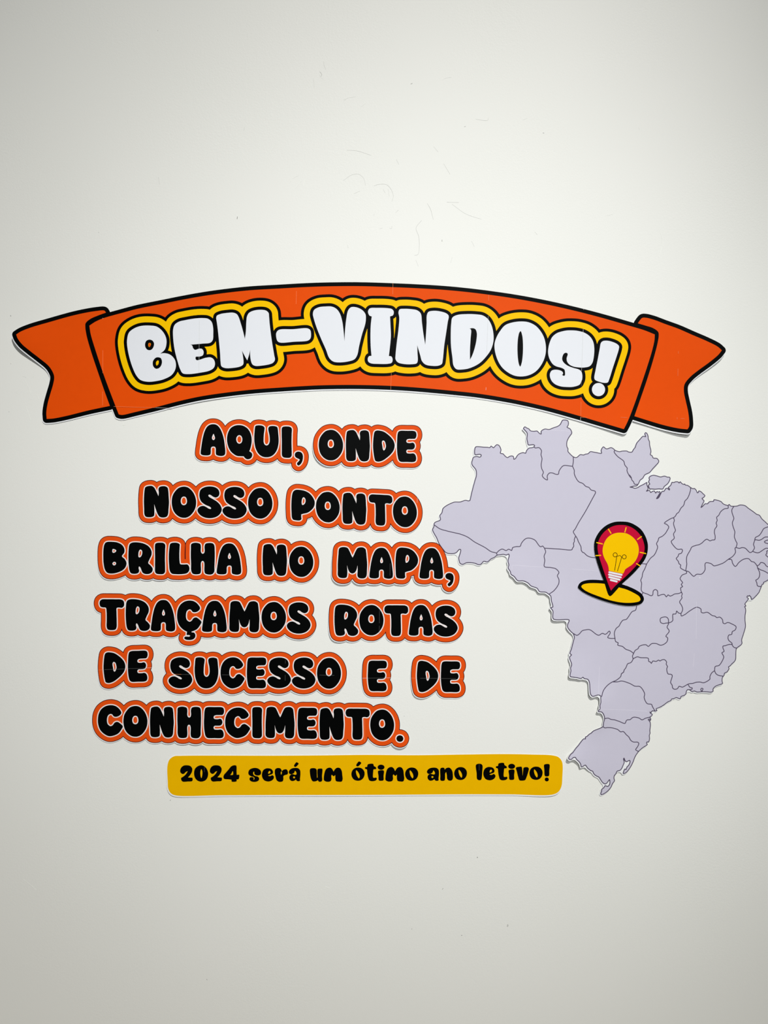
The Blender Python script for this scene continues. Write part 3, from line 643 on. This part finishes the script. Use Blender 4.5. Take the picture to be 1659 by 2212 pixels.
# ------------------------------------------------------------------ map
m1 = (920, 900, 6.636); m2 = (1120, 900, 6.636); m3 = (1320, 920, 8.295); m4 = (1459, 1040, 8.295); m5 = (1459, 1160, 8.295)
m6 = (1440, 1280, 7.575); m7 = (1450, 1360, 8.295); m8 = (1380, 1400, 8.295); m9 = (1220, 1520, 8.295); m10 = (1210, 1400, 8.295)
m11 = (1180, 1280, 8.295); m12 = (1080, 1150, 6.636); m13 = (920, 1070, 6.636); m14 = (1160, 1050, 11.06); m15 = (1310, 1180, 8.295)
m16 = (1370, 1040, 8.295); m17 = (1300, 1300, 8.295)
def path(*parts):
    out = []
    for crop, s in parts:
        p, _ = parse(s)
        out += [(crop[0] + a / crop[2], crop[1] + b / crop[2]) for a, b in p]
    res = [out[0]]
    for q in out[1:]:
        if math.hypot(q[0] - res[-1][0], q[1] - res[-1][1]) > 0.8: res.append(q)
    return res
coast = path(
 (m1, "490,1224 530,1210 570,1200 610,1208 628,1205 650,1120 680,1000 705,910 725,840 718,765 690,725 665,695 658,660 668,620 680,585 715,572 745,573 770,582 790,568 792,548 770,540 705,545 698,515 700,470 712,435 770,432 830,438 890,440 915,445 935,422 950,432 968,447 990,425 1015,403 1045,410 1065,440 1077,480 1068,525 1105,532 1130,560 1170,588 1195,572 1230,563 1255,572 1262,612 1280,605 1325,542 1395,516 1430,525"),
 (m2, "115,490 150,452 200,445 225,430 232,412 215,402 140,405 132,370 120,320 125,240 100,205 70,170 90,147 115,162 150,178 170,203 230,210 265,206 300,240 325,250 325,210 375,178 440,184 500,160 560,140 600,110 620,70 635,50 705,57 717,90 712,125 697,152 740,175 765,235 745,265 715,310 693,370 695,430 710,460 708,495 735,530 785,575 825,588 850,575 885,545 935,550 960,538 1000,530 1030,502 1075,508 1130,518 1190,525 1185,485 1200,450 1220,432 1245,455 1270,462 1325,445 1355,455 1385,482 1450,503 1480,495 1560,495"),
 (m3, "300,462 350,472 380,465 400,425 430,390 460,310 520,240 575,185 620,195 605,140 620,120 640,130 665,190 668,235 688,280 690,330 715,460 705,518 735,532 755,575 820,582 855,625 850,655 825,685 750,765 690,835 605,878 570,935 520,975 495,1030 460,1075 420,1078 385,1085 340,1097 390,1105 420,1118 480,1105 520,1078 580,1050 645,1015 640,1045 665,1130 635,1170 690,1155 710,1195 740,1175 780,1168 800,1205 825,1175 850,1190 870,1175 880,1190 850,1245 815,1305 850,1290 920,1170 945,1175 985,1120 1010,1120 1045,1150 1050,1130 1025,1108 1070,1065 1095,1010 1125,1015 1150,1003 1205,1005 1220,1025 1240,1000 1265,1030 1310,1050 1320,1040 1335,1062 1370,1065 1420,1100"),
 (m4, "315,130 340,125 375,160 395,205 410,200 420,170 460,185 500,225 530,255 490,298 478,300 485,320 515,345 495,390 460,468 495,440 535,400 575,402 605,368 640,358 685,355 692,328 740,335 820,362 855,400 945,430 965,412 990,440 1050,445 1110,440 1160,422 1250,435 1300,475 1400,545 1460,590 1505,605 1550,670 1600,715 1659,772"),
 (AQ, "1672,1146 1684,1162 1690,1182 1692,1202 1686,1222 1676,1240"),
 (m5, "1659,770 1620,795 1580,815 1580,840 1555,850 1540,890 1520,940 1500,990 1450,1050 1400,1100 1365,1120 1355,1080 1325,1048 1312,1062 1292,1056 1283,1080 1310,1105 1290,1140 1245,1205 1265,1235 1240,1250"),
 (m6, "1290,255 1295,310 1285,370 1283,450 1292,550 1270,640 1245,720 1228,780 1235,830 1225,850 1180,885 1145,912 1135,960 1133,1030 1130,1090 1110,1130 1070,1165 1040,1200 1012,1218 1022,1245"),
 (m7, "1035,705 1020,730 1000,760 955,780 945,820 915,860 910,930 918,965 870,985 800,1010 755,1050 745,1080 750,1100 715,1120 650,1115 560,1112 460,1118 410,1100 380,1112 350,1098 330,1080 290,1078 270,1110 262,1155 220,1185 175,1200 162,1240 130,1232 90,1220 40,1240"),
 (m8, "590,912 575,940 520,965 440,1025 380,1060 310,1092 325,1120 285,1130 240,1125 220,1155 200,1145 205,1165 240,1185 235,1210 200,1240 215,1270 205,1300 190,1270 175,1275"),
 (m9, "1495,285 1510,305 1530,330 1535,400 1525,490 1530,530 1515,570 1520,630 1500,690 1475,685 1465,705 1480,730 1390,795 1320,860 1260,950 1225,1040 1190,1110 1130,1200 1085,1240 1045,1250 1055,1210 1075,1170 1095,1180 1110,1140 1150,1095 1170,1030 1160,1015 1105,1040 1085,1030 1060,975 1050,990 1065,1045 1045,1100 1015,1165 985,1195 935,1210 915,1255 885,1290 880,1340 890,1380 855,1430 830,1490 790,1545 740,1590 680,1625 650,1630 645,1605 660,1570 660,1540 700,1505 725,1468 765,1485 795,1460 808,1420 800,1360 780,1385 750,1425 720,1438 680,1415 640,1360 615,1320 545,1280 510,1240 500,1210 460,1195 430,1170 405,1150 360,1092 330,1110 290,1125 275,1070 240,1020 200,985 180,950 145,950 100,985 60,975 55,960 100,890 130,870 195,790 240,745 270,705 340,630 370,632 368,600 400,585 440,545 470,530 510,490 600,450 680,410 690,340 708,260 690,190 650,140 590,130 595,105 615,95"),
 (m10, "705,1075 700,1020 718,970 718,880 722,860 680,830 570,855 535,815 525,730 518,610 490,555 425,540 400,515 370,538 295,522 240,515 170,498 185,400 180,350 200,290 165,180 165,155 200,118 170,95"),
 (m11, "420,1080 450,1000 480,880 500,800 480,735 430,690 375,610 380,560 405,490 120,467 112,325 70,265 110,258 85,140 75,60 30,20"),
 (m12, "650,855 560,845 530,800 440,765 400,725 330,693 250,690 200,630 155,600 145,560 115,510 125,465 112,410 130,340 125,310 90,325 50,315 0,322"),
 (m13, "1020,858 980,890 935,910 880,955 830,945 785,990 740,990 710,975 640,965 575,968 530,990 490,975 475,930 470,900 485,850 500,780 480,775 430,825 350,835 295,825 250,780 185,685 155,610 120,550 95,490 115,450 120,400 145,380 200,360 210,345 200,290 230,250 245,190 300,145 360,115 410,97"))
borders = [
 [(m13, "120,425 200,480 280,505 380,530 500,558 600,600 700,670 850,750 930,805 1010,830 1020,858")],
 [(m13, "1010,830 1050,790 1095,770 1150,792 1185,772 1230,790 1240,752 1300,735 1350,732 1370,685 1430,622 1480,613 1560,640 1600,690"), (m12, "560,190 585,208 610,195 640,230")],
 [(m14, "925,1195 890,1280 895,1320 872,1370 880,1440 850,1480 835,1520 500,1502 185,1485")],
 [(m12, "640,230 655,280 632,340 642,400 635,490 720,503 750,508 800,522 845,575 822,620 845,680 838,740 775,830 705,880")],
 [(m2, "775,712 800,770 800,820 860,930 925,960 965,1000 1010,1015 1040,1050 1100,1070"), (m14, "1400,150 1330,290 1150,620 990,880 910,1030 870,1080 870,1105 925,1195")],
 [(m14, "925,1195 960,1250 990,1330 1050,1450 1060,1540 1100,1590"), (m12, "1200,290 1250,335 1310,358 1380,365"), (m15, "640,313 718,320")],
 [(m2, "225,437 240,450 295,445 330,490 322,545 338,600 325,690 335,750 358,800 340,845 375,890 415,908 412,850 445,808 490,808 530,825 572,825 580,785 610,735 645,703 775,712")],
 [(m2, "785,575 787,640 775,712")],
 [(m2, "1385,482 1370,500 1420,570 1460,600 1510,640 1525,695 1560,740 1555,770 1590,850 1615,880"), (m3, "330,880 365,930 370,965 405,1005 415,1035 430,1048 480,1048")],
 [(m16, "1010,115 1010,150 985,240 950,310 910,350 885,430 840,475 795,555 760,580 740,620 705,650")],
 [(m16, "705,650 665,662 540,750 580,768 620,815 590,880 560,930 500,985 440,1015 430,1060 400,1115 420,1170 405,1230"), (m15, "905,70 855,160 790,215 720,320")],
 [(m15, "720,320 690,400 650,480 640,550 615,610 630,660 625,790 655,830")],
 [(m15, "655,830 740,860 805,888 830,870 840,800 875,775 915,800 925,890 970,872 1040,865 1075,908 1105,870 1140,895 1180,880 1225,855 1290,848 1350,825")],
 [(m15, "655,830 635,870 560,960 540,1070"), (m17, "605,150 545,175 470,280 440,315 380,330 335,385 310,435 260,475 225,560 235,640 250,715 295,735 285,775 370,800 430,850 510,880 570,925")],
 [(m16, "705,650 720,700 705,750 720,820 740,880 705,940 718,1020 665,1070 670,1100 775,1215 855,1215 865,1245 840,1290 800,1300"), (m5, "50,345 15,385 55,440 65,480 95,500 90,550 175,605")],
 [(m5, "175,605 235,620 330,705 380,668 470,665 530,590 530,490 545,463 640,478 690,518 730,512 860,465 945,402")],
 [(m4, "945,430 945,480 880,490 810,545 775,610 740,640 750,700 730,745 745,795 705,860 700,930 712,970 705,1045 660,1050 620,1065 565,1035 520,1060 480,1100 420,1135 370,1145 290,1180 270,1225"), (m5, "240,280 205,350 200,440 205,480 185,600")],
 [(m4, "1050,445 1010,515 1035,620 1048,660 1022,740 1040,830 1065,900 1058,995 1090,1080 1105,1110 1087,1185")],
 [(m5, "1085,187 1068,200 1078,270 1030,345 945,402")],
 [(m5, "945,402 1005,405 1025,470 1070,528 1095,515 1130,465 1220,400 1310,388 1365,440 1405,448 1465,520 1475,560 1510,640 1505,710 1475,755 1440,775 1460,820 1465,865 1490,885 1535,888")],
 [(m5, "1085,187 1150,205 1190,190 1250,200 1340,280 1385,258")],
 [(m4, "1665,812 1585,845 1545,910 1500,970 1435,1005 1420,1060 1400,1130 1418,1190 1385,1250"), ],
 [(m5, "1385,258 1480,285 1560,240 1620,203 1659,205"), (AQ, "1678,1190 1692,1188")],
 [(m4, "1425,1050 1440,1045 1500,1055 1550,1035 1600,1000 1659,995"), (AQ, "1675,1162 1684,1163")],
 [(AQ, "1686,1172 1672,1170"), (m4, "1659,1050 1595,1080 1610,1100 1659,1115"), (AQ, "1668,1178 1668,1186")],
 [(m5, "1700,225 1659,245 1635,255 1640,290 1620,320 1659,360"), (AQ, "1672,1210 1690,1212")],
 [(m5, "1465,520 1510,490 1525,460 1590,470 1630,520 1659,535"), (AQ, "1670,1222 1687,1222")],
 [(m5, "1475,555 1530,590 1590,610 1659,650"), (AQ, "1672,1246")],
 [(m5, "200,620 200,650 125,680 85,750 130,820 105,850 130,890 95,910 110,995 125,1020 110,1060 120,1090 75,1165"), (m6, "245,210 262,260 258,300 235,345")],
 [(m6, "235,345 195,335 165,302 150,350 105,352 100,410 100,460 70,485 30,498")],
 [(m17, "1195,380 1192,310 1160,275 1100,275 1050,300 1055,370 1100,390 1150,382 1195,380")],
 [(m6, "235,345 240,383 300,360 380,300 500,240 565,275 565,320 600,335 665,322 750,378 790,385 820,410 870,402 915,445 925,500 955,510 1000,490 1070,515 1138,560 1120,615 1075,640 1065,685 1020,695 1005,730 1015,780 1070,830 1075,860 1100,895 1145,910")],
 [(m6, "1070,850 1030,848 960,870 925,875 920,900 940,965 905,985 935,1050 915,1110 855,1195 795,1210 785,1265"), (m7, "775,735 725,775 690,850 692,885 580,952 520,940 440,945 385,965 315,972"),
  (m8, "830,675 780,700 720,685 695,725 640,738 605,715 600,670 570,620 580,570 600,490 570,468 525,465 500,370 515,330 490,290 498,250 460,208 405,215 380,232 355,215 310,240 250,232 225,275 205,248 178,240 170,185 30,172"), (m17, "640,985 600,1000 560,1025")],
 [(m7, "775,735 800,790 850,822 920,832")],
 [(m7, "305,990 335,1035 375,1045 375,1065 330,1078")],
 [(m17, "570,925 550,975 560,1025 520,1090 465,1110 430,1185 400,1225 390,1260 350,1290"), (m10, "1140,430 1100,460 1085,510 1000,580 935,605 835,675 765,765 735,855 722,865")],
 [(m17, "570,925 600,870 650,840 670,800 790,770 835,800 890,752 980,750 1060,780 1165,720 1180,645 1148,620 1210,525 1170,455 1195,400 1195,380")],
 [(m10, "935,605 1030,605 1100,590 1250,635 1340,683 1430,690 1500,780 1515,830 1505,885 1560,995 1640,1010"), (m8, "240,1040 285,1120")],
 [(m9, "715,262 775,257 825,280 890,290 980,320 1080,355 1100,310 1120,292 1170,288 1225,245 1330,258 1385,292 1440,265 1530,240")],
 [(m9, "685,412 720,435 760,428 850,435 950,465 1000,505 1050,500 1100,555 1150,600 1180,655 1230,688 1310,692 1328,715 1300,780 1270,825 1320,857")],
 [(m11, "490,735 545,765 590,740 640,685 700,668 775,665 840,705 890,745 945,765 1005,730 1055,750 1090,730 1130,690 1148,720 1120,770 1100,805 1150,822 1235,822")],
 [(m7, "545,1108 528,1080 535,1055 552,1050 568,1060 558,1085 548,1108")],
]
coast_l = smooth(coast, None, True, 3.0)
island = smooth(path((m3, "680,935 700,905 755,885 820,895 885,915 960,900 1010,918 1050,920 1060,940 1020,1030 950,1090 930,1130 860,1128 790,1135 715,1130 700,1135 670,1060 695,1045 672,1000 690,965")), None, True, 3.0)
blines = [smooth(path(*b), None, False, 3.0) for b in borders]
cenm = (1330, 1310)
mp_ = thing('country_map', 'lilac map cutout with dark state borders, right of the sentence', 'map', cenm)
mlift = bump_lift([(1195, 1340, 42, 4.2), (1110, 1255, 40, 3.6), (1165, 1285, 30, 1.4), (1228, 1475, 40, 5.0), (1288, 1512, 22, 3.4), (1288, 1545, 20, 3.2), (1222, 1642, 28, 6.2), (1020, 945, 22, 1.4), (1124, 925, 22, 1.6), (1255, 1670, 30, 1.0), (1345, 1675, 30, 1.0), (1540, 1500, 40, 0.8)])
K = dict(lift=mlift, origin=cenm)
xs, ys, F = sdf([[coast_l], [island]], 10.0, 0.6, 6)
cl = contours(xs, ys, 8.0 - F, 0.1, 60)                   # paper was cut with a smoother line than the print
x2, y2, F2 = sdf([cl], 8.0, 0.8, 4)
pap = contours(x2, y2, -6.6 - F2, 0.12, 60)
sheet('paper_backing', [l + np.array([-1.5, 1.7]) for l in pap], 1.0, M['paper'], mp_, thick=0.35, grid=20.0, **K)
sheet('border_line', contours(xs, ys, 0.95 - F, 0.08, 10), 1.15, M['slate'], mp_, grid=20.0, **K)
BD = dist_field(blines, xs, ys, 3.0, closed=False)
states = contours(xs, ys, np.minimum(-F - 0.95, BD - 0.92), 0.08, 7.0)
def area(l):
    return 0.5 * np.sum(l[:, 0] * np.roll(l[:, 1], -1) - np.roll(l[:, 0], -1) * l[:, 1])
outer = [l for l in states if area(l) * area(max(states, key=lambda q: abs(area(q)))) > 0]
holes = [l for l in states if not any(l is q for q in outer)]
for l in sorted(outer, key=lambda q: -abs(area(q))):
    hs = []
    for h in holes:
        if raster_inside([l], np.array([h[0, 0], h[0, 0] + 1e-3]), np.array([h[0, 1], h[0, 1] + 1e-3]))[0, 0]: hs.append(h)
    # keep only holes that belong directly to this region
    hs = [h for h in hs if not any((q is not l) and abs(area(q)) < abs(area(l)) and raster_inside([q], np.array([h[0, 0], h[0, 0] + 1e-3]), np.array([h[0, 1], h[0, 1] + 1e-3]))[0, 0] for q in outer)]
    sheet('state', [l] + hs, 1.29, M['lilac'], mp_, grid=20.0, **K)
for x0, y0, x1, y1 in [(1106, 1220.6, 1172, 1225), (1235, 1229.2, 1291, 1233.4), (1295, 1441, 1291.5, 1500), (1294, 1530.5, 1350, 1533.8), (1350, 1533.8, 1398, 1536.5),
                       (1176, 928.5, 1233, 931.5), (1499.8, 1411, 1497.5, 1440), (1504.5, 1300, 1504, 1380), (1105.6, 1222, 1105.5, 1230)]:
    sheet('paper_seam', [strip(x0, y0, x1, y1, 0.5)], 1.36, M['seamli'], mp_, **K)
sheet('print_speck', [ell(1511.8, 1248, 1.1, 1.1, 10)], 1.36, M['paper'], mp_, **K)

# ------------------------------------------------------------------ pin on the map
PC = (1230, 1110, 9.217)
cenp = (1325, 1222)
pin = thing('map_pin_cutout', 'red map pin with yellow light bulb and yellow oval base, on the map', 'pin', cenp)
plift = bump_lift([(1345, 1308, 60, 0.35)])
K = dict(lift=None, origin=cenp)
PB = 3.0
oval_o = tr("165,1470 185,1400 240,1350 330,1320 460,1310 670,1322 900,1350 1060,1405 1200,1455 1350,1530 1440,1600 1480,1690 1460,1750 1400,1800 1280,1828 1120,1830 950,1805 750,1755 550,1690 380,1620 250,1550 190,1500", PC, True, 3)
pin_o = tr("1030,152 1170,165 1300,220 1420,310 1500,430 1545,550 1558,640 1545,780 1500,900 1420,1010 1320,1130 1200,1250 1040,1395 930,1520 830,1625 800,1637 772,1612 700,1400 670,1310 620,1180 540,940 500,780 488,640 500,530 560,400 650,290 760,210 900,160", PC, True, 3)
xs, ys, F = sdf([[oval_o], [pin_o]], 4.0)
sheet('paper_backing', [l + np.array([-0.1, 0.3]) for l in contours(xs, ys, 0.1 - F)], PB, M['paper'], pin, thick=0.35, **K)
ov = sheet('oval_base', [oval_o], PB + 0.14, M['black'], pin, **K)
sheet('oval_face', [tr("232,1445 260,1410 330,1388 460,1378 695,1392 850,1425 990,1465 1130,1505 1280,1575 1380,1640 1410,1700 1390,1735 1300,1760 1150,1770 980,1755 780,1710 580,1640 400,1570 290,1510", PC, True, 3)], PB + 0.28, M['yellow'], pin, **K)
sheet('pin_outline', [pin_o], PB + 0.42, M['black'], pin, **K)
sheet('pin_face', [tr("1030,222 1130,232 1250,280 1360,370 1440,480 1480,600 1490,690 1470,800 1420,900 1340,1010 1240,1120 1130,1230 1020,1330 900,1440 822,1528! 770,1400 700,1200 640,1020 595,880 565,760 555,640 575,540 630,430 720,330 820,265 920,230", PC, True, 3)], PB + 0.56, M['red'], pin, **K)
sheet('light_bulb', [tr("1020,375 1130,390 1250,460 1340,570 1375,700 1360,820 1310,930 1240,1010 1150,1070 1100,1110 1080,1160 1060,1190! 780,1130! 772,1060 750,990 700,900 665,810 655,720 680,600 740,490 830,415 930,380", PC, True, 3)], PB + 0.70, M['yellow'], pin, **K)
def pc(x, y): return (PC[0] + x / PC[2], PC[1] + y / PC[2])
for a, b in [((788, 1160), (1032, 1212)), ((783, 1208), (1015, 1262)), ((788, 1258), (988, 1308)), ((818, 1315), (935, 1345))]:
    sheet('bulb_thread', [capsule(pc(*a), pc(*b), 4.1)], PB + 0.80, M['white'], pin, **K)
for a, b in [((770, 305), (820, 385)), ((1122, 275), (1098, 362)), ((1425, 452), (1350, 508)), ((1403, 765), (1510, 789)), ((1330, 990), (1398, 1033)), ((540, 572), (650, 598)), ((522, 830), (615, 825))]:
    sheet('light_ray', [capsule(pc(*a), pc(*b), 2.3)], PB + 0.80, M['yellow'], pin, **K)
fil = [ribbon(ell(*pc(905, 815), 4.4, 4.4, 30), 1.2, True), ribbon(ell(*pc(1085, 855), 4.4, 4.4, 30), 1.2, True)]
for f in fil: sheet('filament_loop', f, PB + 0.82, M['black'], pin, **K)
for pts in ["945,845 1000,825 1040,868", "937,850 915,990 895,1128", "1032,870 990,1010 950,1140"]:
    p, _ = parse(pts)
    sheet('filament_wire', ribbon(np.array([pc(*q) for q in p]), 1.2), PB + 0.84, M['black'], pin, **K)

# ------------------------------------------------------------------ scuffs and specks of the wall paint (children of the wall)
w1 = (600, 100, 3.318); w2 = (0, 0, 2.765); w3_ = (1100, 0, 2.968); w4 = (800, 1750, 2.765)
def mark(name, crop, s, w, m, z=0.12):
    p, _ = parse(s)
    q = [(crop[0] + a / crop[2], crop[1] + b / crop[2]) for a, b in p]
    P = smooth(q, None, False, 3.0) if len(q) > 2 else np.array(q)
    k = np.linspace(0.35, 1, len(P)); k = np.minimum(k, k[::-1]) + 0.3
    T = np.gradient(P, axis=0); T /= np.maximum(1e-9, np.hypot(T[:, 0], T[:, 1]))[:, None]
    N = np.stack([-T[:, 1], T[:, 0]], 1) * (w / 2 * k)[:, None]
    loop = np.concatenate([P + N, (P - N)[::-1]])
    o = sheet(name, [loop], z, M[m], wall, origin=(829.5, 1106 + CZ * 1000))
for s, w in [("690,998 720,988 780,990 810,1020 828,1070 818,1112", 0.7), ("470,960 530,920 580,915 615,945 630,995", 0.5), ("1072,1125 1095,1165 1115,1240", 0.8),
             ("1032,1245 992,1300 1010,1360 1015,1430 1005,1490 980,1497", 0.8), ("1212,1115 1298,1117", 0.8), ("1250,1130 1350,1200 1460,1238", 0.5), ("1190,840 1235,915", 0.7),
             ("1250,1510 1240,1550", 0.6), ("845,1190 865,1172", 0.6), ("495,742 570,748 670,780", 0.5), ("688,1212 692,1198", 0.7), ("500,1420 505,1445", 0.6), ("1390,1395 1410,1435", 0.6),
             ("850,808 868,845", 0.6), ("1118,718 1150,755", 0.5), ("1420,520 1505,528 1512,508", 0.5), ("730,1307 750,1300", 0.5), ("990,1530 1008,1575", 0.6), ("755,1022 770,1050", 0.5),
             ("790,1022 800,1075", 0.5), ("545,1055 590,1035", 0.5), ("800,1300 815,1305 818,1285", 0.6), ("330,103 332,135 345,165", 0.5), ("255,228 262,300", 0.4)]:
    mark('scratch', w1, s, w, 'scuff')
mark('scratch', w1, "300,178 314,198 308,218", 1.2, 'scuff')
mark('scratch', w2, "945,1055 952,1100", 0.6, 'scuff'); mark('scratch', w2, "1455,780 1462,752", 0.5, 'scuff')
mark('scratch', w3_, "165,1485 180,1502", 0.6, 'scuff')
for crop, s, w in [(w1, "1178,1385 1178,1398", 1.0), (w1, "953,269 965,262", 0.9), (w1, "1336,575 1348,571", 0.6), (w2, "1417,1292 1415,1307", 1.3), (w2, "586,1386 589,1388", 0.8),
                   (w2, "940,179 942,182", 0.8), (w3_, "216,850 225,852", 0.8), (w4, "639,281 640,287", 1.8), (w4, "429,476 436,469", 0.8), (w4, "542,751 550,749", 0.8), (w4, "249,708 248,716", 0.6),
                   (AQ, "22,681 23,683", 1.4), (AQ, "22.5,785 23,786", 0.9), (AQ, "18.5,889 19,890", 0.9), (AQ, "446,2116 447,2118", 1.0), (AQ, "368,1728 367,1730", 1.2), (AQ, "873,1546.5 873,1548", 0.8)]:
    mark('speck', crop, s, w, 'speck')
M['ridge'] = mat('raised_paint', rgb(238, 240, 234), 0.5, 0.4)
for s, w in [("48,812 56,815 58,818", .5), ("92,812 98,824", .7), ("54,822 66,848", .8), ("60,838 67,853", .7), ("78,852 83,862", .9), ("55,876 66,908", .7), ("62,860 68,863", .7), ("34,846 40,851", .6),
             ("44,817 52,828", .5), ("70,815 74,810", .6), ("88,850 94,858", .6), ("50,1900 78,1923", .8), ("116,1112 122,1120", .7), ("262,908 268,922", .9), ("264,918 270,918", .8), ("496,1112 499,1118", .6),
             ("1428,502 1431,525 1424,556", .7), ("1380,274 1382,280", .7), ("1312,465 1324,462", .6), ("1540,1478 1560,1462 1592,1450", .8), ("1590,1446 1606,1440", .7), ("703,1916 712,1920", .9), ("1246,1788 1252,1790", .8),
             ("690,160 698,170 703,158", .6), ("780,230 790,222", .6), ("742,214 755,210 768,208", .5), ("742,217 748,213", .6), ("625,395 632,385 645,378", .6), ("637,408 652,388", .7), ("655,402 658,388", .7), ("1130,258 1140,254", .6),
             ("955,172 962,168 975,166", .5), ("341,382 344,398", .6), ("528,272 531,285", .6), ("583,330 597,308", .7), ("1090,1782 1098,1786", .6)]:
    mark('paint_ridge', AQ, s, w, 'ridge', 0.2)
mark('paint_chip', w4, "820,684 822,692 818,699", 3.2, 'scuff', 0.1)
